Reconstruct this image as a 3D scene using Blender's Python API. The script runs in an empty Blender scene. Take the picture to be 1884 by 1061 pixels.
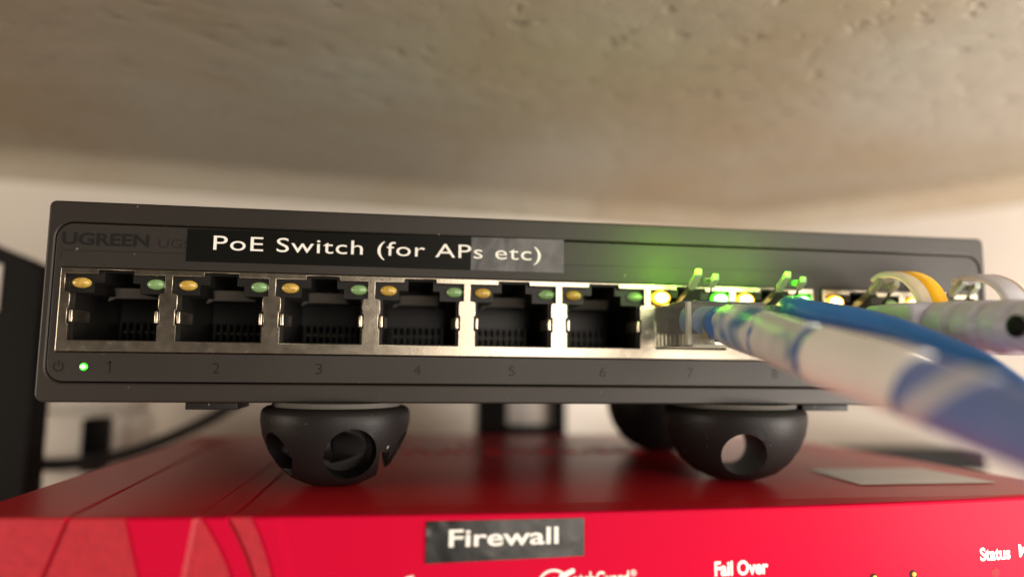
import bpy, bmesh, math, random
from mathutils import Vector, Matrix, noise
random.seed(7)
MM = 0.001
scene = bpy.context.scene
col = scene.collection

# ------------------------------------------------------------------ camera
YAW, PIT, ROL = 0.14352, 0.10296, 0.01266
cd = bpy.data.cameras.new("camera")
cam = bpy.data.objects.new("camera", cd); col.objects.link(cam)
fw = Vector((math.sin(YAW)*math.cos(PIT), math.cos(YAW)*math.cos(PIT), math.sin(PIT)))
rt = Vector((math.cos(YAW), -math.sin(YAW), 0)); up = rt.cross(fw)
c_, s_ = math.cos(ROL), math.sin(ROL)
rt, up = rt*c_ + up*s_, -rt*s_ + up*c_
CAM = Vector((48.29, -101.96, -0.34))
m = Matrix((rt, up, -fw)).transposed().to_4x4(); m.translation = CAM*MM
cam.matrix_world = m
cd.sensor_width = 36.0; cd.lens = 36.0*1257/1884
cd.clip_start = 0.003; cd.clip_end = 20
cd.dof.use_dof = True; cd.dof.focus_distance = 0.0965; cd.dof.aperture_fstop = 6.2
scene.camera = cam

# ------------------------------------------------------------------ world, lamps, exposure
w = bpy.data.worlds.new("World"); scene.world = w; w.use_nodes = True
w.node_tree.nodes["Background"].inputs[0].default_value = (1.0, 0.80, 0.58, 1)
w.node_tree.nodes["Background"].inputs[1].default_value = 0.05
scene.view_settings.view_transform = 'Standard'; scene.view_settings.look = 'None'
scene.view_settings.exposure = 0; scene.view_settings.gamma = 1

def area(name, loc, target, sx, sy, power, colour):
    d = bpy.data.lights.new(name, 'AREA'); d.shape = 'RECTANGLE'
    d.size, d.size_y, d.energy, d.color = sx*MM, sy*MM, power, colour
    o = bpy.data.objects.new(name, d); col.objects.link(o)
    o.location = Vector(loc)*MM
    o.rotation_euler = (Vector(target)-Vector(loc)).to_track_quat('-Z', 'Y').to_euler()
    return o
area("room_lamp", (325, -430, 25), (150, 0, 10), 520, 340, 3.0, (1.0, 0.89, 0.76))
area("low_lamp", (300, -130, -40), (190, 70, 62), 120, 80, 1.15, (1.0, 0.92, 0.83))
area("low_left_lamp", (-190, -430, -130), (20, -10, -25), 150, 80, 0.14, (1.0, 0.88, 0.76))
area("side_lamp", (-330, -110, 5), (-20, 90, 20), 120, 90, 0.75, (1.0, 0.85, 0.68))

def glow(name, loc, power, colour, r=0.6):
    d = bpy.data.lights.new(name, 'POINT'); d.energy = power; d.color = colour; d.shadow_soft_size = r*MM
    o = bpy.data.objects.new(name, d); col.objects.link(o); o.location = Vector(loc)*MM
    return o

# ------------------------------------------------------------------ materials
def mat(name, base, rough=0.5, metal=0.0, spec=0.5, trans=0.0, ior=1.45, noise_amt=0.0, noise_scale=400.0,
        bump=0.0, bump_scale=3000.0, coat=0.0, sss=0.0, rough_var=0.0, dark=None, dust=False):
    M = bpy.data.materials.new(name); M.use_nodes = True
    N, L = M.node_tree.nodes, M.node_tree.links
    b = N["Principled BSDF"]
    b.inputs["Base Color"].default_value = (*base, 1)
    b.inputs["Roughness"].default_value = rough; b.inputs["Metallic"].default_value = metal
    b.inputs["Specular IOR Level"].default_value = spec
    b.inputs["Transmission Weight"].default_value = trans; b.inputs["IOR"].default_value = ior
    b.inputs["Coat Weight"].default_value = coat; b.inputs["Coat Roughness"].default_value = 0.12
    if sss:
        b.inputs["Subsurface Weight"].default_value = sss
        b.inputs["Subsurface Radius"].default_value = (0.002, 0.002, 0.002); b.inputs["Subsurface Scale"].default_value = 1.0
    tc = N.new("ShaderNodeTexCoord")
    def nz(scale, detail=4):
        n = N.new("ShaderNodeTexNoise"); n.inputs["Scale"].default_value = scale; n.inputs["Detail"].default_value = detail
        L.new(tc.outputs["Object"], n.inputs["Vector"]); return n
    if noise_amt:
        n = nz(noise_scale, 6); r = N.new("ShaderNodeMix"); r.data_type = 'RGBA'
        d2 = dark if dark else tuple(c*(1-noise_amt) for c in base)
        lt = tuple(min(1, c*(1+noise_amt)) for c in base)
        mr = N.new("ShaderNodeMapRange"); mr.inputs[1].default_value = 0.3; mr.inputs[2].default_value = 0.7
        L.new(n.outputs["Fac"], mr.inputs[0]); L.new(mr.outputs[0], r.inputs[0])
        r.inputs[6].default_value = (*d2, 1); r.inputs[7].default_value = (*lt, 1)
        L.new(r.outputs[2], b.inputs["Base Color"])
    if dust:
        n = nz(900, 2); g = N.new("ShaderNodeMapRange"); g.inputs[1].default_value = 0.735; g.inputs[2].default_value = 0.76
        L.new(n.outputs["Fac"], g.inputs[0]); n2 = nz(45, 3); g2 = N.new("ShaderNodeMapRange"); g2.inputs[1].default_value = 0.4; g2.inputs[2].default_value = 0.7
        L.new(n2.outputs["Fac"], g2.inputs[0]); ml = N.new("ShaderNodeMath"); ml.operation = 'MULTIPLY'
        L.new(g.outputs[0], ml.inputs[0]); L.new(g2.outputs[0], ml.inputs[1])
        fl_ = N.new("ShaderNodeMath"); fl_.operation = 'MULTIPLY_ADD'; L.new(g2.outputs[0], fl_.inputs[0]); fl_.inputs[1].default_value = 0.018; L.new(ml.outputs[0], fl_.inputs[2])
        dm = N.new("ShaderNodeMix"); dm.data_type = 'RGBA'; L.new(fl_.outputs[0], dm.inputs[0]); dm.inputs[6].default_value = (*base, 1); dm.inputs[7].default_value = (0.34, 0.30, 0.26, 1)
        L.new(dm.outputs[2], b.inputs["Base Color"])
    if rough_var:
        n = nz(noise_scale*0.6, 5); mr = N.new("ShaderNodeMapRange")
        mr.inputs[1].default_value = 0.3; mr.inputs[2].default_value = 0.7
        mr.inputs[3].default_value = max(0.02, rough-rough_var); mr.inputs[4].default_value = rough+rough_var
        L.new(n.outputs["Fac"], mr.inputs[0]); L.new(mr.outputs[0], b.inputs["Roughness"])
    if bump:
        n = nz(bump_scale, 3); bp = N.new("ShaderNodeBump"); bp.inputs["Strength"].default_value = bump
        bp.inputs["Distance"].default_value = 0.0002
        L.new(n.outputs["Fac"], bp.inputs["Height"]); L.new(bp.outputs[0], b.inputs["Normal"])
    return M

def emit_mat(name, core, rim, s_core, s_rim):
    """an LED: strongest in the middle of its lens, weaker and more saturated to the rim (object space)"""
    M = bpy.data.materials.new(name); M.use_nodes = True
    N, L = M.node_tree.nodes, M.node_tree.links
    b = N["Principled BSDF"]; b.inputs["Base Color"].default_value = (*rim, 1); b.inputs["Roughness"].default_value = 0.2
    tc = N.new("ShaderNodeTexCoord"); mp = N.new("ShaderNodeMapping")
    mp.inputs["Location"].default_value = (-0.5, -0.5, -0.5)
    g = N.new("ShaderNodeVectorMath"); g.operation = 'LENGTH'
    mul = N.new("ShaderNodeVectorMath"); mul.operation = 'MULTIPLY'; mul.inputs[1].default_value = (2, 0, 2)
    L.new(tc.outputs["Generated"], mp.inputs[0]); L.new(mp.outputs[0], mul.inputs[0]); L.new(mul.outputs[0], g.inputs[0])
    mr = N.new("ShaderNodeMapRange"); mr.inputs[1].default_value = 0.45; mr.inputs[2].default_value = 0.85
    mr.inputs[3].default_value = s_core; mr.inputs[4].default_value = s_rim
    L.new(g.outputs["Value"], mr.inputs[0])
    mx = N.new("ShaderNodeMix"); mx.data_type = 'RGBA'
    mr2 = N.new("ShaderNodeMapRange"); mr2.inputs[1].default_value = 0.4; mr2.inputs[2].default_value = 0.75
    L.new(g.outputs["Value"], mr2.inputs[0]); L.new(mr2.outputs[0], mx.inputs[0])
    mx.inputs[6].default_value = (*core, 1); mx.inputs[7].default_value = (*rim, 1)
    L.new(mx.outputs[2], b.inputs["Emission Color"]); L.new(mr.outputs[0], b.inputs["Emission Strength"])
    return M

def ramp_mat(name, stops, scale, rough, stretch=(1, 1, 1), bump=0.0, spec=0.5, detail=8, bump_scale=None):
    M = bpy.data.materials.new(name); M.use_nodes = True
    N, L = M.node_tree.nodes, M.node_tree.links
    b = N["Principled BSDF"]; b.inputs["Roughness"].default_value = rough; b.inputs["Specular IOR Level"].default_value = spec
    tc = N.new("ShaderNodeTexCoord"); mp = N.new("ShaderNodeMapping"); mp.inputs["Scale"].default_value = stretch
    L.new(tc.outputs["Object"], mp.inputs[0])
    n = N.new("ShaderNodeTexNoise"); n.inputs["Scale"].default_value = scale; n.inputs["Detail"].default_value = detail
    n.inputs["Roughness"].default_value = 0.6
    L.new(mp.outputs[0], n.inputs["Vector"])
    r = N.new("ShaderNodeValToRGB"); L.new(n.outputs["Fac"], r.inputs[0]); L.new(r.outputs[0], b.inputs["Base Color"])
    el = r.color_ramp.elements
    while len(el) < len(stops): el.new(0.5)
    for e, (p, c) in zip(el, stops): e.position = p; e.color = (*c, 1)
    if bump:
        n2 = N.new("ShaderNodeTexNoise"); n2.inputs["Scale"].default_value = bump_scale or scale; n2.inputs["Detail"].default_value = 6
        L.new(mp.outputs[0], n2.inputs["Vector"])
        bp = N.new("ShaderNodeBump"); bp.inputs["Strength"].default_value = bump; bp.inputs["Distance"].default_value = 0.001
        L.new(n2.outputs["Fac"], bp.inputs["Height"]); L.new(bp.outputs[0], b.inputs["Normal"])
    return M

M_case = mat("case_plastic", (0.017, 0.0135, 0.011), 0.44, bump=0.14, bump_scale=5000, spec=0.4, dust=True)
M_panel = mat("panel_plastic", (0.018, 0.015, 0.0125), 0.46, bump=0.14, bump_scale=6000, spec=0.4, dust=True)
M_print = mat("dark_print", (0.006, 0.0052, 0.0045), 0.52, spec=0.30)
M_print2 = mat("faint_print", (0.009, 0.008, 0.007), 0.5, spec=0.33)
M_nickel = mat("nickel_shield", (0.44, 0.39, 0.315), 0.25, metal=1.0, bump=0.05, bump_scale=4000, rough_var=0.03, noise_scale=1500)
M_tab = mat("spring_metal", (0.80, 0.70, 0.55), 0.28, metal=1.0)
M_house = mat("housing_plastic", (0.009, 0.008, 0.007), 0.42, spec=0.3)
M_inner = mat("housing_inner_plastic", (0.006, 0.0055, 0.005), 0.3, spec=0.25)
M_inplate = mat("inner_metal", (0.45, 0.42, 0.38), 0.45, metal=1.0)
M_gold = mat("contact_gold", (0.05, 0.042, 0.032), 0.35, metal=0.4)
M_amber = mat("amber_lens", (0.48, 0.31, 0.06), 0.18, sss=0.4, noise_amt=0.25, noise_scale=1500, coat=0.6)
M_green = mat("green_lens", (0.19, 0.34, 0.14), 0.18, sss=0.4, noise_amt=0.25, noise_scale=1500, coat=0.6)
M_amber_on = emit_mat("amber_lens_lit", (1.0, 0.80, 0.35), (1.0, 0.50, 0.02), 26.0, 1.3)
M_green_on = emit_mat("green_lens_lit", (0.35, 1.0, 0.40), (0.06, 1.0, 0.02), 26.0, 1.3)
M_power_on = emit_mat("power_lens_lit", (0.45, 1.0, 0.40), (0.05, 0.9, 0.02), 4.0, 0.35)
M_tape = mat("black_tape", (0.006, 0.006, 0.005), 0.35, spec=0.10)
M_tape_gloss = mat("glossy_tape", (0.012, 0.012, 0.012), 0.26, spec=0.6, bump=0.12, bump_scale=420, rough_var=0.12, noise_scale=500)
M_ink = mat("white_ink", (0.78, 0.76, 0.71), 0.45)
M_red = mat("red_plastic", (0.48, 0.004, 0.030), 0.36, spec=0.022, bump=0.04, bump_scale=900)
M_redt = mat("textured_red_plastic", (0.39, 0.012, 0.024), 0.45, spec=0.5, bump=0.55, bump_scale=2600, noise_amt=0.12, noise_scale=900)
M_redtop = mat("red_lid_plastic", (0.44, 0.011, 0.018), 0.30, spec=0.10, bump=0.05, bump_scale=1500, dust=True)
M_groove = mat("groove_red", (0.30, 0.005, 0.016), 0.6, spec=0.2)
M_pad = mat("foam_pad", (0.075, 0.067, 0.06), 0.9, bump=0.4, bump_scale=1800)
M_rubber = mat("black_rubber", (0.007, 0.0055, 0.0055), 0.48, spec=0.24, bump=0.12, bump_scale=2200, dust=True)
M_black = mat("black_plastic", (0.005, 0.0042, 0.004), 0.55, spec=0.15, bump=0.05, bump_scale=900)
M_clear = mat("clear_plastic", (0.90, 0.92, 0.84), 0.08, trans=0.89, ior=1.18)
M_latch = mat("clear_latch", (0.80, 0.82, 0.74), 0.06, trans=0.97, ior=1.15)
M_frost = mat("frosted_edge", (0.34, 0.38, 0.28), 0.3, trans=0.3, ior=1.3)
M_blue = mat("blue_jacket", (0.030, 0.12, 0.42), 0.42, noise_amt=0.10, noise_scale=200)
M_teal = mat("blue_cable_jacket", (0.028, 0.13, 0.36), 0.42, noise_amt=0.10, noise_scale=200)
M_boot = mat("grey_boot", (0.60, 0.58, 0.66), 0.35, trans=0.30, ior=1.4, sss=0.25)
M_arch = mat("grey_boot_clip", (0.60, 0.59, 0.63), 0.30)
_n, _l = M_arch.node_tree.nodes, M_arch.node_tree.links
_t = _n.new("ShaderNodeBsdfTranslucent"); _t.inputs[0].default_value = (0.78, 0.77, 0.80, 1)
_x = _n.new("ShaderNodeMixShader"); _x.inputs[0].default_value = 0.45
_l.new(_n["Principled BSDF"].outputs[0], _x.inputs[1]); _l.new(_t.outputs[0], _x.inputs[2]); _l.new(_x.outputs[0], _n["Material Output"].inputs[0])
M_white = mat("white_plastic", (0.74, 0.70, 0.64), 0.5)
M_stick = mat("silver_sticker", (0.62, 0.58, 0.54), 0.35, noise_amt=0.08, noise_scale=120)
M_cord = mat("grey_black_cord", (0.028, 0.029, 0.031), 0.28)
M_wall = ramp_mat("wall_paint", [(0.3, (0.60, 0.56, 0.51)), (0.7, (0.66, 0.62, 0.57))], 14, 0.7, bump=0.2, bump_scale=160)
M_tapewrap = ramp_mat("white_wrap", [(0.3, (0.88, 0.84, 0.78)), (0.7, (0.93, 0.90, 0.85))], 90, 0.5, bump=0.25, bump_scale=260)
M_wrapmix = ramp_mat("thin_wrap", [(0.33, (0.060, 0.15, 0.33)), (0.40, (0.26, 0.34, 0.42)), (0.47, (0.56, 0.58, 0.56)), (0.8, (0.70, 0.69, 0.64))], 150, 0.45, bump=0.3, bump_scale=260, detail=2)
M_wrapgrey = ramp_mat("grey_wrap", [(0.3, (0.50, 0.51, 0.60)), (0.7, (0.60, 0.61, 0.67))], 120, 0.5)
M_bluegrey = ramp_mat("blue_wrap", [(0.3, (0.14, 0.21, 0.50)), (0.7, (0.21, 0.28, 0.55))], 70, 0.5)
M_shelf = mat("shelf_board", (0.66, 0.60, 0.52), 0.6, noise_amt=0.06, noise_scale=60)

def ceiling_mat():
    M = bpy.data.materials.new("rough_plaster"); M.use_nodes = True
    N, L = M.node_tree.nodes, M.node_tree.links
    b = N["Principled BSDF"]; b.inputs["Roughness"].default_value = 0.62; b.inputs["Specular IOR Level"].default_value = 0.35
    tc = N.new("ShaderNodeTexCoord")
    def nz(scale, det, rough=0.5):
        n = N.new("ShaderNodeTexNoise"); n.inputs["Scale"].default_value = scale; n.inputs["Detail"].default_value = det
        n.inputs["Roughness"].default_value = rough; L.new(tc.outputs["Object"], n.inputs["Vector"]); return n
    a = nz(11, 3); r = N.new("ShaderNodeValToRGB"); L.new(a.outputs["Fac"], r.inputs[0])
    r.color_ramp.elements[0].position = 0.36; r.color_ramp.elements[0].color = (0.29, 0.225, 0.150, 1)
    r.color_ramp.elements[1].position = 0.62; r.color_ramp.elements[1].color = (0.33, 0.30, 0.250, 1)
    p = nz(190, 2); pr = N.new("ShaderNodeMapRange"); pr.inputs[1].default_value = 0.27; pr.inputs[2].default_value = 0.36
    pr.inputs[3].default_value = 0.82; pr.inputs[4].default_value = 1.0; L.new(p.outputs["Fac"], pr.inputs[0])
    mx = N.new("ShaderNodeMix"); mx.data_type = 'RGBA'; mx.blend_type = 'MULTIPLY'; mx.inputs[0].default_value = 1
    L.new(r.outputs[0], mx.inputs[6]); L.new(pr.outputs[0], mx.inputs[7]); L.new(mx.outputs[2], b.inputs["Base Color"])
    h = nz(95, 5, 0.55); h2 = nz(190, 2)
    pit = N.new("ShaderNodeMapRange"); pit.inputs[1].default_value = 0.25; pit.inputs[2].default_value = 0.40
    pit.inputs[3].default_value = -0.45; pit.inputs[4].default_value = 0; L.new(h2.outputs["Fac"], pit.inputs[0])
    ad = N.new("ShaderNodeMath"); ad.operation = 'ADD'; L.new(h.outputs["Fac"], ad.inputs[0]); L.new(pit.outputs[0], ad.inputs[1])
    bp = N.new("ShaderNodeBump"); bp.inputs["Strength"].default_value = 0.42; bp.inputs["Distance"].default_value = 0.0016
    L.new(ad.outputs[0], bp.inputs["Height"]); L.new(bp.outputs[0], b.inputs["Normal"])
    return M
M_ceil = ceiling_mat()

# ------------------------------------------------------------------ helpers (all coordinates in millimetres)
def link(name, me, m, parent=None, smooth=False):
    o = bpy.data.objects.new(name, me); col.objects.link(o)
    if m is not None:
        me.materials.clear(); me.materials.append(m)
    if smooth:
        for p in me.polygons: p.use_smooth = True
    if parent: o.parent = parent
    return o
def mesh(name, verts, faces):
    me = bpy.data.meshes.new(name)
    me.from_pydata([Vector(v)*MM for v in verts], [], faces); me.update(); return me
def bm_mesh(name, bm):
    bmesh.ops.recalc_face_normals(bm, faces=bm.faces)
    for v in bm.verts: v.co *= MM
    me = bpy.data.meshes.new(name); bm.to_mesh(me); bm.free(); return me
def thing(name, label, cat, group=None):
    o = bpy.data.objects.new(name, None); col.objects.link(o); o.empty_display_size = 0.01
    tag(o, label, cat, group); return o
def tag(o, label, cat, group=None):
    o["label"] = label; o["category"] = cat
    if group: o["group"] = group
    return o
def box(bm, x0, x1, y0, y1, z0, z1):
    r = bmesh.ops.create_cube(bm, size=1)
    for v in r["verts"]:
        v.co = Vector(((x0+x1)/2+v.co.x*(x1-x0), (y0+y1)/2+v.co.y*(y1-y0), (z0+z1)/2+v.co.z*(z1-z0)))
    return r["verts"]
def bevel_all(bm, off, seg=2):
    bmesh.ops.bevel(bm, geom=list(bm.edges), offset=off, segments=seg, affect='EDGES', profile=0.5)
def rbox(name, x0, x1, y0, y1, z0, z1, off, m, parent=None, seg=3):
    bm = bmesh.new(); box(bm, x0, x1, y0, y1, z0, z1); bevel_all(bm, off, seg)
    return link(name, bm_mesh(name, bm), m, parent, True)
def rrect(x0, x1, z0, z1, r, n=6):
    rs = r if isinstance(r, (tuple, list)) else (r, r, r, r)    # bl, br, tr, tl
    pts = []
    for (cx, cz, a0, q) in ((x0, z0, 180, rs[0]), (x1, z0, 270, rs[1]), (x1, z1, 0, rs[2]), (x0, z1, 90, rs[3])):
        sx = 1 if cx == x0 else -1; sz = 1 if cz == z0 else -1
        for k in range(n+1):
            a = math.radians(a0+90*k/n)
            pts.append((cx+sx*q+q*math.cos(a), cz+sz*q+q*math.sin(a)))
    return pts
def plate(name, loops, y0, y1, m, parent=None, bev=0.0, seg=1):
    """outlines in X,Z (first the outer edge, then holes) given thickness from y0 (front) to y1 (back)"""
    cu = bpy.data.curves.new(name, 'CURVE'); cu.dimensions = '2D'; cu.fill_mode = 'BOTH'
    cu.extrude = (y1-y0)/2-bev; cu.bevel_depth = bev; cu.bevel_resolution = seg; cu.offset = -bev
    for lp in loops:
        s = cu.splines.new('POLY'); s.points.add(len(lp)-1); s.use_cyclic_u = True
        for p, (x, z) in zip(s.points, lp): p.co = (x, z, 0, 1)
    o = bpy.data.objects.new(name, cu); col.objects.link(o)
    dg = bpy.context.evaluated_depsgraph_get(); me = bpy.data.meshes.new_from_object(o.evaluated_get(dg))
    bpy.data.objects.remove(o); bpy.data.curves.remove(cu)
    yc = (y0+y1)/2
    for v in me.vertices: v.co = Vector((v.co.x, yc-v.co.z, v.co.y))*MM
    me.name = name
    return link(name, me, m, parent)
def letters(name, text, x0, x1, z0, z1, y, m, parent, bold=0.0, thick=0.05, shear=0.0, surf=None, top=False, zslope=0.0, space=1.0):
    """flat print: built-in font fitted to the rectangle x0..x1, z0..z1"""
    cu = bpy.data.curves.new(name, 'FONT'); cu.body = text; cu.size = 1; cu.offset = bold; cu.resolution_u = 4
    cu.extrude = 0.02; cu.space_character = space
    o = bpy.data.objects.new(name, cu); col.objects.link(o)
    dg = bpy.context.evaluated_depsgraph_get(); me = bpy.data.meshes.new_from_object(o.evaluated_get(dg))
    bpy.data.objects.remove(o); bpy.data.curves.remove(cu)
    xs = [v.co.x for v in me.vertices]; ys = [v.co.y for v in me.vertices]
    a, b, c, d = min(xs), max(xs), min(ys), max(ys)
    for v in me.vertices:
        u = (v.co.x-a)/(b-a); t = (v.co.y-c)/(d-c)
        x = x0+u*(x1-x0)+shear*t; z = z0+t*(z1-z0)+zslope*u
        e = thick*(0.5-v.co.z/0.04)
        if top: v.co = Vector((x, z, y+thick-e))*MM
        else: v.co = Vector((x, (surf(x, z) if surf else y)-thick+e, z))*MM
    me.name = name
    return link(name, me, m, parent)
def spline(pts, n=10):
    P = [Vector(p) for p in pts]; P = [2*P[0]-P[1]]+P+[2*P[-1]-P[-2]]; out = []
    for i in range(1, len(P)-2):
        for k in range(n):
            t = k/n; a, b, c, d = P[i-1:i+3]
            out.append(0.5*((2*b)+(c-a)*t+(2*a-5*b+4*c-d)*t*t+(3*b-a-3*c+d)*t**3))
    out.append(P[-2]); return out
def frames(path):
    fr = []; ref = Vector((0, 0, 1)); n = len(path)
    for i in range(n):
        t = (path[min(i+1, n-1)]-path[max(i-1, 0)]).normalized()
        u = (ref-t*ref.dot(t)).normalized(); ref = u
        fr.append((t, u, t.cross(u)))
    return fr
def tube(name, path, rad, m, parent=None, seg=24, caps=True):
    fr = frames(path); V = []; F = []; n = len(path)
    for i, p in enumerate(path):
        r = rad(i/(n-1)) if callable(rad) else rad
        for k in range(seg):
            a = 2*math.pi*k/seg; V.append(p+(fr[i][1]*math.cos(a)+fr[i][2]*math.sin(a))*r)
    for i in range(n-1):
        for k in range(seg):
            F.append((i*seg+k, i*seg+(k+1) % seg, (i+1)*seg+(k+1) % seg, (i+1)*seg+k))
    if caps: F += [tuple(range(seg))[::-1], tuple(range((n-1)*seg, n*seg))]
    me = mesh(name, V, F); me.validate()
    return link(name, me, m, parent, True)

# ================================================================== SETTING
WA = Vector((-95, 124, 0)); WB = Vector((190, 169.5, 0)); WC = Vector((330, -12, 0))
ZC, ZS = 62.0, -58.0
def sheet(name, pts, m, n=1):
    o = link(name, mesh(name, pts, [tuple(range(len(pts)))]), m); o["kind"] = "structure"; return o
# rough slab overhead, with thickness
bm = bmesh.new()
prof = [(-190, 108.7), (WB.x, WB.y), (330, -12), (330, -75), (-190, -75)]
NX, NY = 150, 90
vs = [bm.verts.new((x, y, ZC)) for x, y in prof] + [bm.verts.new((x, y, ZC+30)) for x, y in prof]
bm.faces.new(vs[:5]); bm.faces.new(vs[5:])
for k in range(5): bm.faces.new((vs[k], vs[(k+1) % 5], vs[5+(k+1) % 5], vs[5+k]))
o = link("ceiling", bm_mesh("ceiling", bm), M_ceil); o["kind"] = "structure"
# walls
def wall(name, a, b, th):
    d = (b-a).normalized(); nrm = Vector((-d.y, d.x, 0))*th
    bm = bmesh.new(); q = [a, b, b+nrm, a+nrm]
    lo = [bm.verts.new((p.x, p.y, ZS-10)) for p in q]; hi = [bm.verts.new((p.x, p.y, ZC+30)) for p in q]
    bm.faces.new(lo); bm.faces.new(hi)
    for k in range(4): bm.faces.new((lo[k], lo[(k+1) % 4], hi[(k+1) % 4], hi[k]))
    o = link(name, bm_mesh(name, bm), M_wall); o["kind"] = "structure"
wall("back_wall", Vector((-190, 108.8, 0)), WB, 12)
wall("side_wall", WB, WC, 12)
bm = bmesh.new(); rows_ = []
e1 = (WB-Vector((-190, 108.8, 0))).normalized(); n1 = Vector((e1.y, -e1.x, 0)); e2 = (WC-WB).normalized(); n2_ = Vector((e2.y, -e2.x, 0))
nb = (n1+n2_).normalized(); nb = nb/nb.dot(n1)
for k in range(9):
    a = math.pi/2*k/8; off = 9*(1-math.sin(a)); dz = 9*(1-math.cos(a))
    rows_.append([bm.verts.new(p+n*(off+0.05)-Vector((0, 0, 0))+Vector((0, 0, ZC-dz-0.05))) for p, n in ((Vector((-190, 108.8, 0)), n1), (WB, nb), (WC, n2_))])
for a, b in zip(rows_[:-1], rows_[1:]):
    for k in range(2): bm.faces.new((a[k], a[k+1], b[k+1], b[k]))
o = link("ceiling_cove", bm_mesh("ceiling_cove", bm), M_ceil, None, True); o["kind"] = "structure"
bm = bmesh.new(); box(bm, -190, 330, -60, 175, ZS-8, ZS)
o = link("shelf", bm_mesh("shelf", bm), M_shelf); o["kind"] = "structure"

# ================================================================== FIREWALL APPLIANCE
ZT = -19.5
fwb = thing("firewall_appliance", "red plastic firewall box with a white on black Firewall label, under the dark switch", "firewall")
def yfront(x):
    u = (x-66)/72.0
    return -14.9+3.2*u*u*(1.05 if x < 66 else 1.3)
# columns: (x at the lid edge, x at z=-26.5, bend, height left, height right, material right 0 satin / 1 textured / 2 groove)
feat = [(8.8, 6.5, 0.0), (15.5, 17.5, 0.0), (23.3, 22.4, 0.0), (24.2, 28.0, 0.35), (27.1, 30.4, 0.25), (30.0, 32.7, 0.2), (32.9, 34.9, 0.0)]
colsx = []   # each: (function of t -> x, height, material to its right)
def lin(a, b, bend): return lambda t: a+(b-a)*t+bend*4*t*(1-t)
def cst(a): return lambda t: a
for x in (-4.2, -2, 0, 3, 6): colsx.append((cst(x), 0.0, 1))
def groove(f, hw, dep, h0, h1, mr):
    colsx.append((lambda t: f(t)-hw, h0, 2)); colsx.append((lambda t: f(t)-hw*0.5, -dep, 2))
    colsx.append((lambda t: f(t)+hw*0.5, -dep, 2)); colsx.append((lambda t: f(t)+hw, h1, mr))
def step(f, hw, h0, h1, mr):
    colsx.append((lambda t: f(t)-hw, h0, mr)); colsx.append((lambda t: f(t)+hw, h1, mr))
F_ = [lin(*q) for q in feat]
groove(F_[0], 0.30, 0.28, 0, 0, 1)
step(F_[1], 0.30, 0, 0.22, 0)
step(F_[2], 0.3, 0.22, 0.0, 1)
step(F_[3], 0.3, -0.05, 0.22, 0)
groove(F_[4], 0.24, 0.22, 0.22, 0.0, 1)
step(F_[5], 0.25, 0.0, 0.22, 0)
step(F_[6], 0.6, 0.22, 0.12, 0)
for k in range(36, 153, 3): colsx.append((cst(float(k)), 0.12, 0))
colsx.append((cst(152.5), 0.12, 0))
rows = [ZT-0.45-0.75*k for k in range(31)]
V, Fc, Mi = [], [], []
for z in rows:
    t = min(1.5, (ZT-0.2-z)/6.8)
    for f, h, _ in colsx:
        x = f(t); V.append((x, yfront(x)-h-0.02*(ZT-z), z))
nc = len(colsx)
for i in range(len(rows)-1):
    for k in range(nc-1):
        Fc.append((i*nc+k, (i+1)*nc+k, (i+1)*nc+k+1, i*nc+k+1)); Mi.append(colsx[k][2])
# rounded lip joining front to lid
base = len(V)
for j, (dy, dz) in enumerate(((0.06, -0.2), (0.2, -0.06), (0.45, 0.0))):
    for f, h, _ in colsx:
        x = f(0); V.append((x, yfront(x)-h*(1-j/2.0)+dy, ZT+dz))
for j in range(3):
    for k in range(nc-1):
        up0 = base+j*nc; lo0 = 0 if j == 0 else base+(j-1)*nc
        Fc.append((lo0+k, lo0+k+1, up0+k+1, up0+k)); Mi.append(0 if colsx[k][2] == 2 else colsx[k][2])
me = mesh("front_panel", V, Fc)
fo = link("front_panel", me, None, fwb)
for mm_ in (M_red, M_redt, M_groove): me.materials.append(mm_)
for p, i in zip(me.polygons, Mi): p.material_index = i; p.use_smooth = False
# lid: columns with shallow grooves running back
def side_l(y): return -4.2+2.6*(y+12)/88 if y > -12 else -4.2
def side_r(y): return 152.5-12.7*(y+8)/84 if y > -8 else 152.5
lc = [(-4.2, 0.0, 0, 'L')]
def lgroove(x0, x1, hw, d):
    for o_, h_ in ((-hw, 0), (-hw*0.5, -d), (hw*0.5, -d), (hw, 0)): lc.append((x0+o_, h_, x1+o_, 'M'))
lc.append((3, 0, 2.6, 'M')); lgroove(8.9, 5.6, 0.35, 0.45); lc.append((15.5, 0, 14, 'M')); lgroove(23.4, 24.6, 0.22, 0.3); lgroove(27.6, 27.9, 0.30, 0.4)
lc += [(30.4, 0, 32, 'M'), (30.55, 0.16, 32.15, 'M')]
for k in range(34, 148, 6): lc.append((k, 0.16, k*0.97+1, 'M'))
lc.append((152.5, 0.16, 139.8, 'R'))
ly = [None, -10, -7, -3, 2, 8, 15, 25, 35, 45, 55, 65, 72, 75, 76.3]
V, Fc = [], []
for y in ly:
    for (x0, h, x1, kd) in lc:
        yy = y if y is not None else None
        t = 0 if yy is None else (yy+14)/90
        x = side_l(yy if yy is not None else -12) if kd == 'L' else side_r(yy if yy is not None else -8) if kd == 'R' else x0+(x1-x0)*t
        if yy is None: yv = yfront(x0)-0.12+0.45+0.12
        else: yv = max(yy, yfront(x0)+0.6)
        dz = 0 if yy is None or yy < 73 else (-0.3 if yy < 76 else -1.3)
        V.append((x, yv, ZT+(0 if yy is None else h)+dz))
n2 = len(lc)
for i in range(len(ly)-1):
    for k in range(n2-1): Fc.append((i*n2+k, i*n2+k+1, (i+1)*n2+k+1, (i+1)*n2+k))
link("lid", mesh("lid", V, Fc), M_redtop, fwb)
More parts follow.
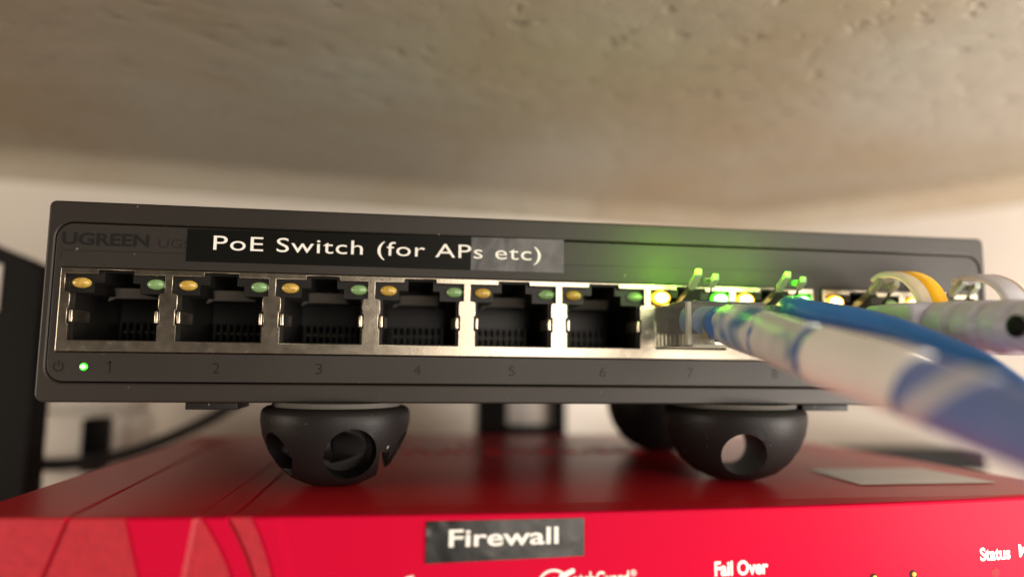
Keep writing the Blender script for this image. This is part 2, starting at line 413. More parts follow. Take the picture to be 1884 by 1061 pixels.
# hull below the lid
bm = bmesh.new()
ring = [(-4.2, yfront(-4.2)+0.1)] + [(-4.1, -8)] + [(side_l(y), y) for y in (10, 40, 76.2)] + [(139.8, 76.2)] + [(side_r(y), y) for y in (40, 10, -7)] + [(152.4, yfront(152.4)+0.1)]
lo = [bm.verts.new((x, y, ZS+1.2)) for x, y in ring]; hi = [bm.verts.new((x, y, ZT-0.5 if y < 70 else ZT-1.3)) for x, y in ring]
bm.faces.new(lo)
for k in range(len(ring)): bm.faces.new((lo[k], lo[(k+1) % len(ring)], hi[(k+1) % len(ring)], hi[k]))
link("body", bm_mesh("body", bm), M_redt, fwb)
for (x, y) in ((10, 4), (138, 4), (10, 64), (130, 64)):
    bm = bmesh.new(); bmesh.ops.create_cone(bm, cap_ends=True, segments=20, radius1=5, radius2=5.5, depth=1.4)
    for v in bm.verts: v.co += Vector((x, y, ZS+0.7))
    link("rubber_foot", bm_mesh("rubber_foot", bm), M_rubber, fwb)
fs = lambda x, z: yfront(x)-0.12-0.02*(ZT-z)
# Firewall tape label, slightly creased
V, Fc = [], []
nx, nz = 40, 10
for j in range(nz+1):
    for i in range(nx+1):
        u, v = i/nx, j/nz; x = 50.6+u*19.85; z = -25.25+0.45*u+v*(5.0-0.45*u+0.06*u)
        crease = 0.05*noise.noise(Vector((x*0.9+z*0.8, z*0.4, 3)))+0.04*noise.noise(Vector((x*0.35, z*0.5, 8)))
        V.append((x, fs(x, z)-0.14-crease*(0.4+0.6*abs(u-0.5)*2), z))
for j in range(nz):
    for i in range(nx): Fc.append((j*(nx+1)+i, j*(nx+1)+i+1, (j+1)*(nx+1)+i+1, (j+1)*(nx+1)+i))
lab = link("label_tape", mesh("label_tape", V, Fc), M_tape_gloss, fwb, True)
lab["label"] = "creased black tape reading Firewall"
letters("lettering", "Firewall", 53.4, 67.1, -23.35, -21.25, 0, M_ink, lab, bold=0.018, surf=lambda x, z: fs(x, z)-0.22, zslope=0.12)
def fl(txt, x0, x1, z0, z1, bold=0.03, zs=0.0):
    return letters("lettering", txt, x0, x1, z0, z1, 0, M_ink, fo, bold=bold, surf=lambda x, z: fs(x, z)-0.01, zslope=zs)
fl("Fail Over", 87.9, 95.5, -28.0, -26.1, 0.035)
fl("Status", 129.1, 134.5, -28.05, -26.2, 0.03)
fl("Mode", 136.1, 141.4, -27.9, -26.1, 0.03)
fl("atchGuard", 69.0, 76.3, -28.5, -26.75, 0.02)
fl("®", 76.5, 77.3, -27.5, -26.7, 0.01)
def flat_poly(name, pts, y_off, m, parent):
    V = [(x, fs(x, z)-y_off, z) for x, z in pts]+[(x, fs(x, z)-y_off+0.03, z) for x, z in pts]; n = len(pts)
    F = [tuple(range(n)), tuple(range(n, 2*n))[::-1]]+[(k, n+k, n+(k+1) % n, (k+1) % n) for k in range(n)]
    return link(name, mesh(name, V, F), m, parent)
# emblem: ring, W and slanting handle
V, Fc = [], []
for k in range(40):
    a = 2*math.pi*k/40
    for r in (2.05, 1.75): x = 66.5+r*math.cos(a); z = -28.35+r*math.sin(a); V.append((x, fs(x, z)-0.05, z))
for k in range(40): Fc.append((2*k, 2*k+1, 2*((k+1) % 40)+1, 2*((k+1) % 40)))
link("emblem_ring", mesh("emblem_ring", V, Fc), M_ink, fo)
letters("lettering", "W", 65.2, 67.9, -29.3, -27.4, 0, M_ink, fo, bold=0.05, surf=lambda x, z: fs(x, z)-0.01)
pts = []
for (cx, cz, a0) in ((68.95, -26.6, -60), (67.5, -27.25, 120)):
    for k in range(9): a = math.radians(a0+180*k/8); pts.append((cx+0.30*math.cos(a), cz+0.30*math.sin(a)))
flat_poly("emblem_handle", pts, 0.05, M_ink, fo)
# white crescent low on the front
pts = [(49.25+0.0, -26.6)] + [(49.2-2.6*math.sin(t), -30.2+3.6*math.cos(t)) for t in (0.15, 0.35, 0.55, 0.75, 0.95)] + [(49.9-2.3*math.sin(t), -30.2+3.3*math.cos(t)) for t in (0.95, 0.75, 0.55, 0.35)]
flat_poly("crescent_mark", pts, 0.05, M_ink, fo)
M_amb_small = emit_mat("indicator_lit", (1.0, 0.6, 0.1), (1.0, 0.30, 0.02), 1.6, 0.9)
for (x, z, lit) in ((111.3, -29.3, 1), (117.6, -29.2, 1), (131.6, -29.75, 0)):
    bm = bmesh.new(); bmesh.ops.create_cone(bm, cap_ends=True, segments=20, radius1=0.62, radius2=0.62, depth=0.1)
    bmesh.ops.rotate(bm, verts=bm.verts, matrix=Matrix.Rotation(math.pi/2, 3, 'X'))
    for v in bm.verts: v.co += Vector((x, fs(x, z)-0.02, z))
    h = link("indicator_hole", bm_mesh("indicator_hole", bm), M_black if lit else M_groove, fo)
    if lit:
        bm = bmesh.new(); bmesh.ops.create_uvsphere(bm, u_segments=14, v_segments=8, radius=0.34)
        for v in bm.verts: v.co = Vector((v.co.x, v.co.y*0.4, v.co.z))+Vector((x+0.15, fs(x, z)-0.05, z+0.05))
        link("indicator_lens", bm_mesh("indicator_lens", bm), M_amb_small, h, True)
# pale sticker and moulded lettering on the lid
st = link("sticker", mesh("sticker", [(118.5, -1.3, ZT+0.30), (142.8, -1.2, ZT+0.30), (141.0, 14, ZT+0.30), (118.8, 14, ZT+0.30)], [(0, 1, 2, 3)]), M_stick, fwb)
st["label"] = "pale silver sticker on the lid"
letters("lettering", "WATCHGUARD", 46, 98, 38, 49, ZT+0.16, M_redtop, fwb, bold=0.02, thick=0.25, top=True)

# ================================================================== NETWORK SWITCH
sw = thing("network_switch", "dark grey ten port network switch with PoE Switch label, raised on black domes", "network switch")
XL, XR, ZB, ZTP = -2.3, 143.8, -6.95, 20.95
gap = 0.16
plate("case", [rrect(XL, XR, ZB, ZTP, (1.2, 1.2, 1.0, 0.9)), rrect(-1.05-gap, 142.65+gap, -4.12-gap, 17.8+gap, 2.3)], 0, 78, M_case, sw, bev=0.28, seg=2)
rbox("rear_panel", XL+1.3, XR-1.3, 76, 77.5, ZB+1, ZTP-1, 0.2, M_case, sw)
PITCH = 14.03; B2 = 113.75
fp = plate("front_panel", [rrect(-1.05, 142.65, -4.12, 17.8, 2.2), rrect(-0.12, 112.32, -0.12, 11.62, 0.1), rrect(B2-0.12, 141.42, -0.12, 11.62, 0.1)], 0.03, 1.6, M_panel, sw, bev=0.10)
# thin engraved rule round the ports
def strip(name, pts, wd, m, parent, y=0.0):
    V, Fc = [], []
    for (a, b) in zip(pts[:-1], pts[1:]):
        d = Vector((b[0]-a[0], b[1]-a[1])).normalized()*wd/2; n = Vector((-d.y, d.x)); i = len(V)
        for q in (Vector(a)-d-n, Vector(b)+d-n, Vector(b)+d+n, Vector(a)-d+n): V.append((q.x, y, q.y))
        Fc.append((i, i+1, i+2, i+3))
    return link(name, mesh(name, V, Fc), m, parent)
strip("rule_line", [(-0.3, 12.9), (-0.3, 13.9)], 0.13, M_print2, fp, 0.018)
strip("rule_line", [(-0.2, 13.95), (112.4, 14.35)], 0.13, M_print2, fp, 0.014)
strip("rule_line", [(112.55, 13.0), (112.55, 14.3)], 0.13, M_print2, fp, 0.018)
letters("logo_lettering", "UGREEN", -0.35, 11.05, 14.72, 16.55, 0.03, M_print, fp, bold=0.035, thick=0.02)
letters("model_lettering", "UGS", 12.3, 16.6, 14.75, 16.0, 0.03, M_print2, fp, bold=0.0, thick=0.02)
strip("port_number", [(6.75, -1.55), (7.05, -1.42), (7.05, -2.85)], 0.2, M_print, fp, 0.012)
for i in range(1, 8):
    x = 6.98+14.04*i
    letters("port_number", str(i+1), x-(0.28 if i == 0 else 0.50), x+(0.28 if i == 0 else 0.50), -2.85, -1.35, 0.03, M_print, fp, thick=0.02)
for i in range(2):
    x = B2+6.98+14.03*i; s = str(9+i)
    letters("port_number", s, x-0.5*len(s), x+0.5*len(s), -2.85, -1.35, 0.03, M_print, fp, thick=0.02)
# power mark: open ring with a bar
V, Fc = [], []
for k in range(25):
    a = math.radians(125+290*k/24)
    for r in (0.72, 0.50): V.append((0.5+r*math.cos(a), 0.012, -2.1+r*math.sin(a)))
for k in range(24): Fc.append((2*k, 2*k+1, 2*k+3, 2*k+2))
link("power_mark", mesh("power_mark", V, Fc), M_print, fp)
strip("power_mark", [(0.5, -1.9), (0.5, -1.35)], 0.22, M_print, fp, 0.012)
bm = bmesh.new(); bmesh.ops.create_uvsphere(bm, u_segments=20, v_segments=12, radius=0.55)
for v in bm.verts: v.co = Vector((v.co.x, v.co.y*0.5, v.co.z))+Vector((3.72, 0.0, -2.1))
pl = link("power_led", bm_mesh("power_led", bm), M_power_on, sw, True)

def port_hole(x0):
    return [(x0+a, b) for a, b in [(1.38, 1.5), (12.9, 1.5), (12.9, 3.75), (13.12, 3.85), (13.12, 5.9), (12.9, 6.0), (12.9, 7.9), (13.05, 8.15), (13.62, 8.2),
            (13.62, 10.72), (9.55, 10.72), (9.5, 11.28), (4.86, 11.28), (4.82, 10.72), (0.6, 10.72), (0.6, 8.2), (1.2, 8.15), (1.38, 7.9),
            (1.38, 6.0), (1.15, 5.9), (1.15, 3.85), (1.38, 3.75)]]
def cavity(x0):
    return [(x0+a, b) for a, b in [(1.75, 1.62), (12.6, 1.62), (12.6, 8.15), (10.1, 8.15), (10.1, 9.6), (9.1, 9.6), (9.1, 11.05), (5.4, 11.05), (5.4, 9.6), (4.1, 9.6), (4.1, 8.15), (1.75, 8.15)]]
def led_mesh():
    bm = bmesh.new(); bmesh.ops.create_uvsphere(bm, u_segments=24, v_segments=14, radius=1)
    for v in bm.verts: v.co = Vector((v.co.x*1.27, v.co.y*0.75, v.co.z*0.76))
    return bm_mesh("led_lens", bm)
LEDM = {k: led_mesh() for k in ("ay", "gy", "al", "gl")}
for k, mm_ in (("ay", M_amber), ("gy", M_green), ("al", M_amber_on), ("gl", M_green_on)):
    LEDM[k].materials.append(mm_)
    for p in LEDM[k].polygons: p.use_smooth = True
tabme = None
def shield(n, x0, lit):
    xe = x0+PITCH*n-0.04
    ps = plate("port_block", [rrect(x0, xe, 0, 11.5, 0.12)]+[port_hole(x0+PITCH*i) for i in range(n)], -0.30, 0.55, M_nickel, sw, bev=0.07, seg=2)
    for i in range(n):
        xb = x0+PITCH*i
        plate("port_housing", [rrect(xb+0.25, xb+PITCH-0.25, 0.6, 11.2, 0.05), cavity(xb)], 0.58, 19.0, M_house, ps)
        bm = bmesh.new(); box(bm, xb+0.3, xb+PITCH-0.3, 19.05, 19.8, 0.6, 11.2)
        box(bm, xb+1.9, xb+12.5, 15.5, 19.0, 4.7, 8.1)
        link("port_back", bm_mesh("port_back", bm), M_inner, ps)
        bm = bmesh.new()
        for k in range(9): box(bm, xb+2.9+k*1.02-0.17, xb+2.9+k*1.02+0.17, 13.2, 19.0, 1.7, 4.6)
        link("contact_comb", bm_mesh("contact_comb", bm), M_inner, ps)
        bm = bmesh.new()
        for k in range(8):
            q = box(bm, xb+3.41+k*1.02-0.16, xb+3.41+k*1.02+0.16, 13.6, 18.9, 3.0, 3.3)
            for v in q:
                if v.co.y > 15: v.co.z += 1.6
        link("contact_pins", bm_mesh("contact_pins", bm), M_gold, ps)
        # bright inner shield plate seen above the cavity
        V = [(xb+2.9, 8.0, 7.5), (xb+4.0, 8.0, 8.0), (xb+10.1, 8.0, 8.0), (xb+10.1, 7.0, 9.45), (xb+4.0, 7.0, 9.45)]
        link("inner_plate", mesh("inner_plate", V, [(0, 1, 4), (1, 2, 3, 4)]), M_inplate, ps)
        for s, xx in ((1, 1.38), (-1, 12.9)):
            bm = bmesh.new(); q = box(bm, min(xx, xx+s*0.42), max(xx, xx+s*0.42), -0.2, 4.0, 4.05, 5.7)
            for v in q:
                v.co.x += xb
                if v.co.y > 2: v.co.x += s*0.5
            bevel_all(bm, 0.08, 2)
            link("spring_tab", bm_mesh("spring_tab", bm), M_tab, ps, True)
        l, r = lit[i]
        for xx, zz, key in ((2.48, 9.5, "al" if l else "ay"), (12.28, 9.5, "gl" if r else "gy")):
            e = bpy.data.objects.new("led_lens", LEDM[key]); col.objects.link(e); e.parent = ps
            e.location = Vector((xb+xx, 0.42, zz))*MM
            if key in ("al", "gl"): e.scale = (1.25, 1.0, 1.45)  # lit lenses enlarged to stand in for their bloom
    return ps
shield(8, 0.0, [(0, 0)]*6+[(1, 1), (1, 1)])
shield(2, B2, [(1, 0), (1, 0)])
# PoE label tape: right end split off and glossier, to build in a lamp reflection
def tape_piece(name, x0, x1, m, f):
    V, Fc = [], []; n, k = 48, 8
    for j in range(k+1):
        for i in range(n+1):
            u = i/n; x = x0+(x1-x0)*u; v = j/k
            zb = 12.9; zt = 17.6+0.45*(x-16.1)/55
            V.append((x, f(x, v), zb+(zt-zb)*v))
    for j in range(k):
        for i in range(n): Fc.append((j*(n+1)+i, j*(n+1)+i+1, (j+1)*(n+1)+i+1, (j+1)*(n+1)+i))
    return link(name, mesh(name, V, Fc), m, sw, True)
def tape_y(x, v): return -0.05
tp = tape_piece("label_tape", 16.1, 56.9, M_tape, tape_y)
tp["label"] = "black tape reading PoE Switch (for APs etc)"
def tape_y2(x, v):
    return -0.09+0.03*noise.noise(Vector((x*0.5+v*2, v*1.5, 2)))+0.02*noise.noise(Vector((x*1.6-v*2.5, v*2.0, 5)))
tp2 = tape_piece("label_tape_end", 56.7, 71.0, M_tape_gloss, tape_y2)
tp2["label"] = "right end of the black tape, made shiny for a lamp reflection"
letters("lettering", "PoE Switch (for APs etc)", 19.75, 67.4, 14.0, 16.75, -0.14, M_ink, tp, bold=0.0, thick=0.02, space=1.07)
for (xa, xb) in ((17.0, 24.0), (110.2, 118.1)):
    for (ya, yb) in ((-0.0, 8.0), (62.0, 70.0)):
        if ya < 1: ya = 0.6
        rbox("foot_pad", xa, xb, ya, yb, -7.95, -6.96, 0.12, M_rubber, sw)

# ================================================================== DOME CABLE CLIPS carrying the switch
def dome(cx, cy, R, rot, cross, label, slit=None):
    t = thing("cable_clip", label, "cable clip", "domed cable clips under the switch")
    t.location = Vector((cx, cy, ZT+0.16))*MM
    H = 11.0
    bm = bmesh.new()
    prof = [(0.0, 0.0), (2.2, 0.02), (4.2, 0.35), (6.4, 1.3), (8.3, 2.9), (9.7, 4.9), (10.6, 7.0), (11.0, 8.9), (11.0, 10.0), (10.8, 10.55), (10.3, 10.9), (0.0, 11.0)]
    prof = [(r, z*1.065) for r, z in prof]
    seg = 56; rings = []
    for r, z in prof:
        if r == 0: rings.append([bm.verts.new((0, 0, z))])
        else: rings.append([bm.verts.new((r*R/11*math.cos(2*math.pi*k/seg), r*R/11*math.sin(2*math.pi*k/seg), z)) for k in range(seg)])
    for a, b in zip(rings[:-1], rings[1:]):
        for k in range(seg):
            k2 = (k+1) % seg
            if len(a) == 1: bm.faces.new((a[0], b[k2], b[k]))
            elif len(b) == 1: bm.faces.new((a[k], a[k2], b[0]))
            else: bm.faces.new((a[k], a[k2], b[k2], b[k]))
    d = link("clip_body", bm_mesh("clip_body", bm), M_rubber, t, True)
    cut = bmesh.new()
    for (ang, zz, rr, off, both) in cross:
        r = bmesh.ops.create_cone(cut, cap_ends=True, segments=36, radius1=rr, radius2=rr, depth=40 if both else 14)
        mt = Matrix.Rotation(math.radians(ang), 4, 'Z') @ Matrix.Translation((off, 0 if both else -7+1.0, zz)) @ Matrix.Rotation(math.pi/2, 4, 'X')
        bmesh.ops.transform(cut, matrix=mt, verts=r["verts"])
    co = link("cutter", bm_mesh("cutter", cut), None, t)
    def bool_(target, cutter):
        md = target.modifiers.new("b", 'BOOLEAN'); md.operation = 'DIFFERENCE'; md.solver = 'EXACT'; md.object = cutter; md.use_self = True
        dg = bpy.context.evaluated_depsgraph_get(); nm = bpy.data.meshes.new_from_object(target.evaluated_get(dg))
        target.modifiers.clear(); old = target.data; target.data = nm; nm.name = "clip_body"
        for p in nm.polygons: p.use_smooth = True
    bool_(d, co); bpy.data.objects.remove(co)
    if slit:
        cut = bmesh.new()
        for (ang, x0, x1, z0, z1, y0, y1) in slit:
            q = box(cut, x0, x1, z0, z1, y0, y1)
            bmesh.ops.rotate(cut, verts=q, matrix=Matrix.Rotation(math.radians(ang), 3, 'Z'))
        co = link("cutter", bm_mesh("cutter", cut), None, t); bool_(d, co); bpy.data.objects.remove(co)
    d.data.materials.clear(); d.data.materials.append(M_rubber)
    try:
        d.data.set_sharp_from_angle(angle=math.radians(38))
    except Exception: pass
    bm = bmesh.new(); bmesh.ops.create_cone(bm, cap_ends=True, segments=48, radius1=R*0.86, radius2=R*0.86, depth=0.7)
    for v in bm.verts: v.co.z += 12.05
    link("adhesive_pad", bm_mesh("adhesive_pad", bm), M_pad, t)
    return t
dome(37.2, 6.5, 11.0, 0, [(12, 5.4, 3.7, 1.1, False), (-50, 5.6, 2.7, 0, False), (80, 5.4, 2.6, 0, False)],
     "black dome clip at front left with three dark cable holes under switch",
     slit=[(8, -7.4, -6.1, -13, -3.5, -1, 5.0), (8, 5.9, 7.4, -13, 13, -1, 5.4)])
dome(101.5, 6.8, 11.4, 0, [(-17, 4.9, 3.35, 0, True)], "black dome clip at front right with red showing through its hole")
dome(101.5, 42, 11.0, 0, [(40, 5.2, 3.0, 0, True)], "black dome clip at the rear partly hidden behind the front right one")

# ================================================================== PATCH CABLES
def plug(xc, parent, yend, m_lat=M_latch):
    """clear modular plug centred on xc, sticking out to yend, with its springy latch"""
    bm = bmesh.new(); box(bm, xc-5.75, xc+5.75, yend, 9.0, 1.75, 8.0); bevel_all(bm, 0.25, 2)
    b = link("plug_body", bm_mesh("plug_body", bm), M_clear, parent, True)
    # hollow of the plug (cable channel) as its own inner wall
    bm = bmesh.new()
    prof = [(1.2, 8.1), (-1.0, 8.5), (-3.5, 10.2), (-5.6, 11.75)]
    for xa, xb_ in ((-1.75, 1.75),):
        V = []
        for k, (y, z) in enumerate(prof):
            hw = 2.9-1.5*min(1, k/3)
            V.append([bm.verts.new((xc+sx*hw, y+sy*0.25, z+sy*0.45)) for sx, sy in ((-1, -1), (1, -1), (1, 1), (-1, 1))])
        for a, c in zip(V[:-1], V[1:]):
            for k in range(4): bm.faces.new((a[k], a[(k+1) % 4], c[(k+1) % 4], c[k]))
        bm.faces.new(V[0]); bm.faces.new(V[-1])
    lt_ = link("plug_latch", bm_mesh("plug_latch", bm), m_lat, parent)
    for sx, ya, yb in ((-1, -7.3, -4.6), (1, -6.5, -5.0)):
        bm = bmesh.new(); q = box(bm, xc+sx*1.5-0.52, xc+sx*1.5+0.52, ya, yb, 0, 1.0)
        for v in q: v.co.z += 12.3-0.72*(v.co.y+7.3)
        bevel_all(bm, 0.12, 2)
        link("latch_edge", bm_mesh("latch_edge", bm), M_frost, lt_)
    bm = bmesh.new()
    for k in range(8): box(bm, xc-3.57+k*1.02-0.15, xc-3.57+k*1.02+0.15, 5.0, 8.7, 2.2, 4.2)
    link("plug_contacts", bm_mesh("plug_contacts", bm), M_tab, parent)
    return b

# --- port 7: blue cable wrapped in white tape, sweeping towards the camera
ca = thing("patch_cable", "thick blue patch cable wrapped in white tape, sweeping towards the lower right corner", "cable", "patch cables plugged into the switch")
plug(91.2, ca, -13.0)
bm = bmesh.new(); box(bm, 86.6, 89.3, -9.4, -8.2, 2.0, 3.6); box(bm, 88.8, 89.8, -11.9, -9.9, 1.95, 4.4); box(bm, 89.4, 95.6, -6.2, -4.6, 2.0, 2.7)
link("plug_crimp", bm_mesh("plug_crimp", bm), M_tab, ca)
pa = spline([(91.0, -5.0, 5.6), (90.6, -9, 5.5), (90.2, -12.3, 5.1), (90.6, -17, 4.3), (91.1, -21, 3.4), (91.0, -27, 2.2), (90.4, -36.8, 0.3), (90.6, -44.8, -1.2), (91.0, -50.5, -2.7), (91.2, -57, -4.35), (91.2, -61.6, -5.4), (91.4, -66, -6.7), (92.0, -74, -9.5)], 10)
tube("jacket", pa, lambda t: 1.9+0.9*min(1, max(0, (t-0.12)/0.14)), M_blue, ca, 32)
fa = frames(pa)
def wrap(name, s0, s1, k0, k1, ph0, ph1, m, th=0.16, rag=0.0, rad=2.8):
    """a turn of tape round the cable between path fractions s0 and s1; k = how far each edge slants, ph = where it leads"""
    NS, NP = 26, 56; n = len(pa); V, Fc = [], []
    for lay in (th, -0.05):
        for i in range(NS+1):
            for k in range(NP):
                a = 2*math.pi*k/NP
                e0 = s0+k0*math.cos(a-ph0)+rag*noise.noise(Vector((math.cos(a)*2, math.sin(a)*2, s0*50)))
                e1 = s1+k1*math.cos(a-ph1)+rag*noise.noise(Vector((math.cos(a)*2, math.sin(a)*2, s1*90)))
                s = e0+(e1-e0)*i/NS; f = max(0, min(n-1.001, s*(n-1))); q = int(f); fr = f-q
                p = pa[q].lerp(pa[q+1], fr); t_, u_, v_ = fa[q]
                r = (1.9+0.9*min(1, max(0, (s-0.12)/0.14)))+lay
                r += 0.05*noise.noise(Vector((a*1.2, s*60, 4)))
                V.append(p+(u_*math.cos(a)+v_*math.sin(a))*r)
    L0 = (NS+1)*NP
    for i in range(NS):
        for k in range(NP):
            k2 = (k+1) % NP
            Fc.append((i*NP+k, i*NP+k2, (i+1)*NP+k2, (i+1)*NP+k))
            Fc.append((L0+i*NP+k2, L0+i*NP+k, L0+(i+1)*NP+k, L0+(i+1)*NP+k2))
    for k in range(NP):
        k2 = (k+1) % NP
        Fc.append((k2, k, L0+k, L0+k2)); Fc.append((NS*NP+k, NS*NP+k2, L0+NS*NP+k2, L0+NS*NP+k))
    return link(name, mesh(name, V, Fc), m, ca, True)
wrap("tape_wrap", 0.215, 0.375, 0.012, 0.010, 2.0, 1.0, M_wrapmix, 0.20, 0.012)
wrap("tape_wrap", 0.385, 0.475, 0.012, 0.012, 1.6, 1.6, M_wrapmix, 0.22, 0.006)
wrap("tape_wrap", 0.49, 0.640, 0.010, 0.010, 1.3, 1.0, M_tapewrap, 0.26, 0.0)
wrap("tape_wrap", 0.644, 0.93, 0.010, 0.0, 1.0, 1.0, M_bluegrey, 0.10)
wrap("tape_wrap", 0.665, 0.70, 0.035, 0.035, 0.3, 0.3, M_wrapgrey, 0.20, 0.0)

rib = bmesh.new(); box(rib, 85.43, 86.0, -13.05, -12.3, 2.0, 7.8); box(rib, 86.2, 96.2, -13.05, -12.5, 1.72, 2.0)
link("plug_rib", bm_mesh("plug_rib", rib), mat("frosted_plastic", (0.58, 0.58, 0.46), 0.3, trans=0.35, ior=1.3), ca)
# --- port 8: slim blue cable
cb = thing("patch_cable", "slim plain blue patch cable in the port right of the taped one", "cable", "patch cables plugged into the switch")
plug(105.25, cb, -9.5)
pb = spline([(104.4, -3.0, 6.2), (103.0, -8.0, 7.4), (101.9, -11.5, 7.5), (102.6, -14.0, 6.7), (105.8, -17.2, 5.8), (109.3, -20.5, 4.5), (111.7, -23.5, 2.9), (113.8, -26.3, 1.2), (115.5, -28.6, -0.4), (116.1, -30.9, -2.1), (116.5, -33.3, -3.9), (116.9, -36.8, -6.4)], 10)
tube("jacket", pb, 1.72, M_teal, cb, 28)

# --- ports 9 and 10: grey booted plugs with arched snag guards
M_yglow = mat("amber_glow_strip", (0.90, 0.46, 0.010), 0.35, sss=0.2)
M_pglow = mat("peach_glow_strip", (0.66, 0.50, 0.40), 0.35, sss=0.2)
def booted(xc, label, stripe):
    t = thing("patch_cable", label, "cable", "patch cables plugged into the switch")
    plug(xc, t, -10.0)
    # hood
    bm = bmesh.new(); q = box(bm, xc-5.9, xc+5.9, -17.5, -8.6, 1.2, 8.2)
    for v in q:
        if v.co.y < -12: v.co.x = xc+(v.co.x-xc)*0.86
    bevel_all(bm, 0.7, 3); link("boot", bm_mesh("boot", bm), M_boot, t, True)
    # strain relief with ridges
    path = [Vector((xc+0.02*(k*0.5)**1.2, -17-0.5*k, 4.6-0.0022*(k*0.5)**2)) for k in range(60)]
    def rad(s):
        y = s*30
        return (4.0-0.035*y)-(0.55 if (y % 4.2) < 0.9 and 2 < y < 28 else 0.0)
    tb = tube("strain_relief", path, rad, M_boot, t, 28)
    for v in tb.data.vertices: v.co.z = 0.0046+(v.co.z-0.0046)*0.93
    tube("jacket", [Vector((xc+0.4, -46-2*k, 3.2-0.2*k)) for k in range(12)], 2.5, M_boot, t, 20)
    for yy in (-32.0,):
        bm = bmesh.new(); bmesh.ops.create_uvsphere(bm, u_segments=18, v_segments=12, radius=1)
        for v in bm.verts: v.co = Vector((xc-3.35+v.co.x*0.5, yy+v.co.y*1.3, 4.2+v.co.z*1.35))
        link("relief_slot", bm_mesh("relief_slot", bm), M_black, t, True)
    # arched guard
    prof = spline([(0, -5.2, 12.6), (0, -7.0, 13.1), (0, -9.6, 12.9), (0, -12.2, 11.9), (0, -14.2, 10.3), (0, -15.5, 8.0)], 8)
    bm = bmesh.new(); rings = []
    n = len(prof)
    for i, p in enumerate(prof):
        tn = (prof[min(i+1, n-1)]-prof[max(i-1, 0)]).normalized(); nr = Vector((0, -tn.z, tn.y)); th = 0.55-0.0*i
        if i < 2: th = 0.35+0.1*i
        hw = 1.95+0.35*i/n
        pts = []
        for (sx, sy) in ((-1, -0.6), (-0.75, -1), (0.75, -1), (1, -0.6), (1, 0.6), (0.75, 1), (-0.75, 1), (-1, 0.6)):
            pts.append(bm.verts.new((xc+sx*hw, p.y+nr.y*sy*th, p.z+nr.z*sy*th)))
        rings.append(pts)
    for a, b in zip(rings[:-1], rings[1:]):
        for k in range(8): bm.faces.new((a[k], a[(k+1) % 8], b[(k+1) % 8], b[k]))
    bm.faces.new(rings[0]); bm.faces.new(rings[-1])
    sg = link("snag_guard", bm_mesh("snag_guard", bm), M_arch, t, True)
    # warm light showing through the guard, built as a coloured strip on it
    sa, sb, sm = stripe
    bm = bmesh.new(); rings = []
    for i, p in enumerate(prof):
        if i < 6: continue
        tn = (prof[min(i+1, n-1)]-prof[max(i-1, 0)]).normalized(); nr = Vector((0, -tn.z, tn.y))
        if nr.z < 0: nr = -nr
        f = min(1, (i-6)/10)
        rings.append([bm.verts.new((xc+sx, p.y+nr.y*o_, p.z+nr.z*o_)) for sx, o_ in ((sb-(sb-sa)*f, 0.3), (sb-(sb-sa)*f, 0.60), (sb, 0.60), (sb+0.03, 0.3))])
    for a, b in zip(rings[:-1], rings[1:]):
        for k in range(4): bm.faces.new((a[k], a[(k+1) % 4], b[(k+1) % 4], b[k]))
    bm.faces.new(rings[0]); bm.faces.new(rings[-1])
    link("guard_glow", bm_mesh("guard_glow", bm), sm, sg, True)
    return t
booted(B2+7.05, "grey booted patch cable in the left port of the right hand pair, amber glow coloured onto its guard", (-0.35, 2.1, M_yglow))
booted(B2+7.05+PITCH, "grey booted patch cable in the last port at the right end of the switch", (1.2, 2.1, M_pglow))

# light from the lit indicators (plus green lamps added out in front to spread their glow)
for x, p in ((91.2, 0.0040), (105.25, 0.0030)):
    d = bpy.data.lights.new("green_haze_spot", 'SPOT'); d.energy = p*4.2; d.color = (0.38, 1.0, 0.03); d.spot_size = math.radians(115); d.spot_blend = 1.0; d.shadow_soft_size = 5*MM  # added spot facing back at the panel, for green haze over it
    o = bpy.data.objects.new("green_haze_spot", d); col.objects.link(o); o.location = Vector((x-0.5, -16.0, 17.0))*MM
    o.rotation_euler = Vector((-0.25, 1, 0.12)).to_track_quat('-Z', 'Y').to_euler()
    glow("green_led_light", (x-2.6, -8.0, 13.4), 0.0020 if x < 100 else 0.0009, (0.24, 1.0, 0.0), 0.4)  # added beside the latch tip to light its edges green
    glow("green_led_light", (x+0.2, -7.2, 13.2), 0.0011 if x < 100 else 0.0006, (0.24, 1.0, 0.0), 0.4)
for x in (96.4, 110.45):
    glow("green_led_light", (x, -1.0, 9.6), 0.0002, (0.12, 1.0, 0.03), 0.4)
for x in (86.65, 100.7, B2+2.48, B2+2.48+PITCH):
    glow("amber_led_light", (x, -0.9, 9.6), 0.0006, (1.0, 0.55, 0.05), 0.4)
d = bpy.data.lights.new("amber_led_beam", 'SPOT'); d.energy = 0.06; d.color = (1.0, 0.60, 0.05); d.spot_size = math.radians(40); d.spot_blend = 0.6; d.shadow_soft_size = 0.0005
o = bpy.data.objects.new("amber_led_beam", d); col.objects.link(o); o.location = Vector((B2+2.48+PITCH, -1.2, 9.8))*MM
o.rotation_euler = (Vector((122.4, -13.2, 11.6))-Vector((B2+2.48+PITCH, -1.2, 9.8))).to_track_quat('-Z', 'Y').to_euler()

# ================================================================== BACKGROUND THINGS
def standing(name, label, cat):
    return thing(name, label, cat)
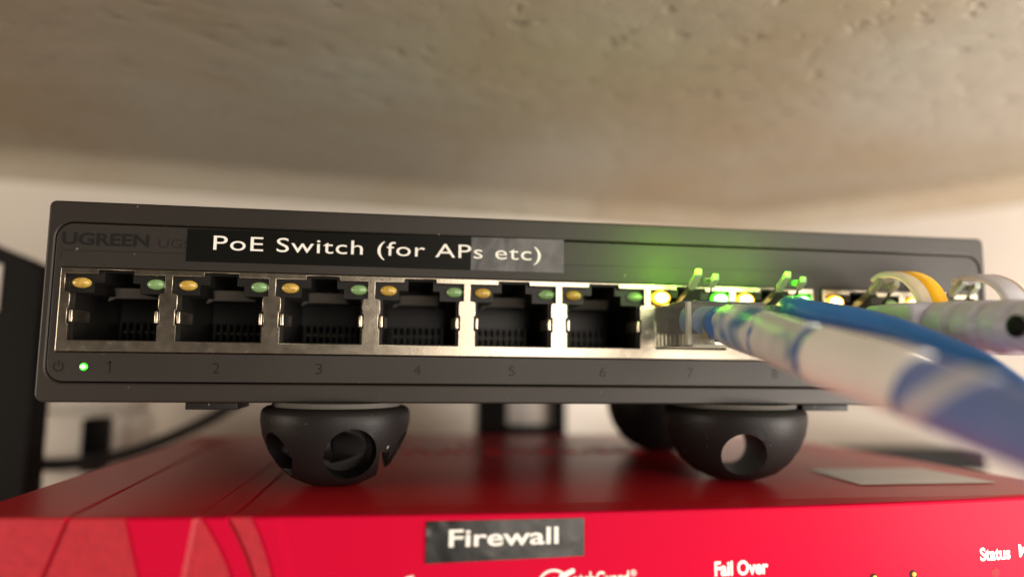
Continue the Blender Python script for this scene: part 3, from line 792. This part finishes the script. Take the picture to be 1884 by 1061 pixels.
# tall black box on the left
bb = standing("black_box", "tall black box with sloping top standing left of the switch", "box")
bm = bmesh.new()
ring = [(-75, ZS), (-31, ZS), (-31, 18.2), (-36, 20.4), (-75, 36)]
a = [bm.verts.new((x, 58, z)) for x, z in ring]; b = [bm.verts.new((x, 65, z)) for x, z in ring]
bm.faces.new(a); bm.faces.new(b)
for k in range(5): bm.faces.new((a[k], a[(k+1) % 5], b[(k+1) % 5], b[k]))
bevel_all(bm, 1.0, 3); link("body", bm_mesh("body", bm), M_black, bb)
rbox("label_plate", -52, -39.3, 57.6, 58.2, 8.4, 18.6, 0.2, M_white, bb)
# white adapter with stripe behind the firewall's left corner
wa = standing("white_adapter", "white power adapter standing behind the left corner of the red firewall", "adapter")
rbox("body", -52, -24.5, 96, 112, ZS, -16.0, 2.0, M_white, wa)
rbox("cap", -52, -26, 97, 111, -15.9, -11.5, 1.5, M_stick, wa)
pk = standing("black_plug", "small black plug upright against the white adapter above the cord", "plug")
rbox("body", -33.5, -28.6, 86, 93, -30, -16.5, 0.8, M_black, pk)
tube("cord_stub", [Vector((-31, 89.5, -29.5-2*k)) for k in range(15)], 1.6, M_black, pk, 14)

pc = spline([(-62, 84, -27.0), (-50, 83, -27.4), (-42, 83, -27.3), (-34.7, 82.5, -27.2), (-26, 82.5, -26.0), (-18.5, 83, -24.0), (-13.5, 83, -22.0), (-8.4, 83.5, -19.7), (-3.3, 84, -17.0), (0.5, 84.5, -14.6), (4.4, 85, -11.9), (12, 88, -5), (18, 92, 2)], 8)
tag(tube("black_cable", pc, 1.55, M_cord, None, 20), "glossy black cable curving up behind the left side of the red firewall", "cord")
# black framed thing far behind in the middle
bf = standing("black_adapter", "black adapter with a pale panel far behind between the dome clips", "adapter")
plate("body", [rrect(67.5, 92.5, ZS, -4, 1.0), rrect(75.5, 88.8, -19.2, -6, 0.6)], 92, 104, M_black, bf, bev=0.3)
rbox("pale_panel", 75.6, 88.7, 95, 97, -19.1, -6.1, 0.2, M_white, bf)
# dark strip low on the wall at the right
ps_ = standing("power_strip", "long black power strip lying along the wall behind the right of the firewall", "power strip")
rbox("body", 150, 232, 97, 108, -34.2, -27.2, 1.0, M_black, ps_)
rbox("foot", 158, 164, 98, 107, ZS, -34.25, 0.5, M_black, ps_); rbox("foot", 214, 220, 98, 107, ZS, -34.25, 0.5, M_black, ps_)
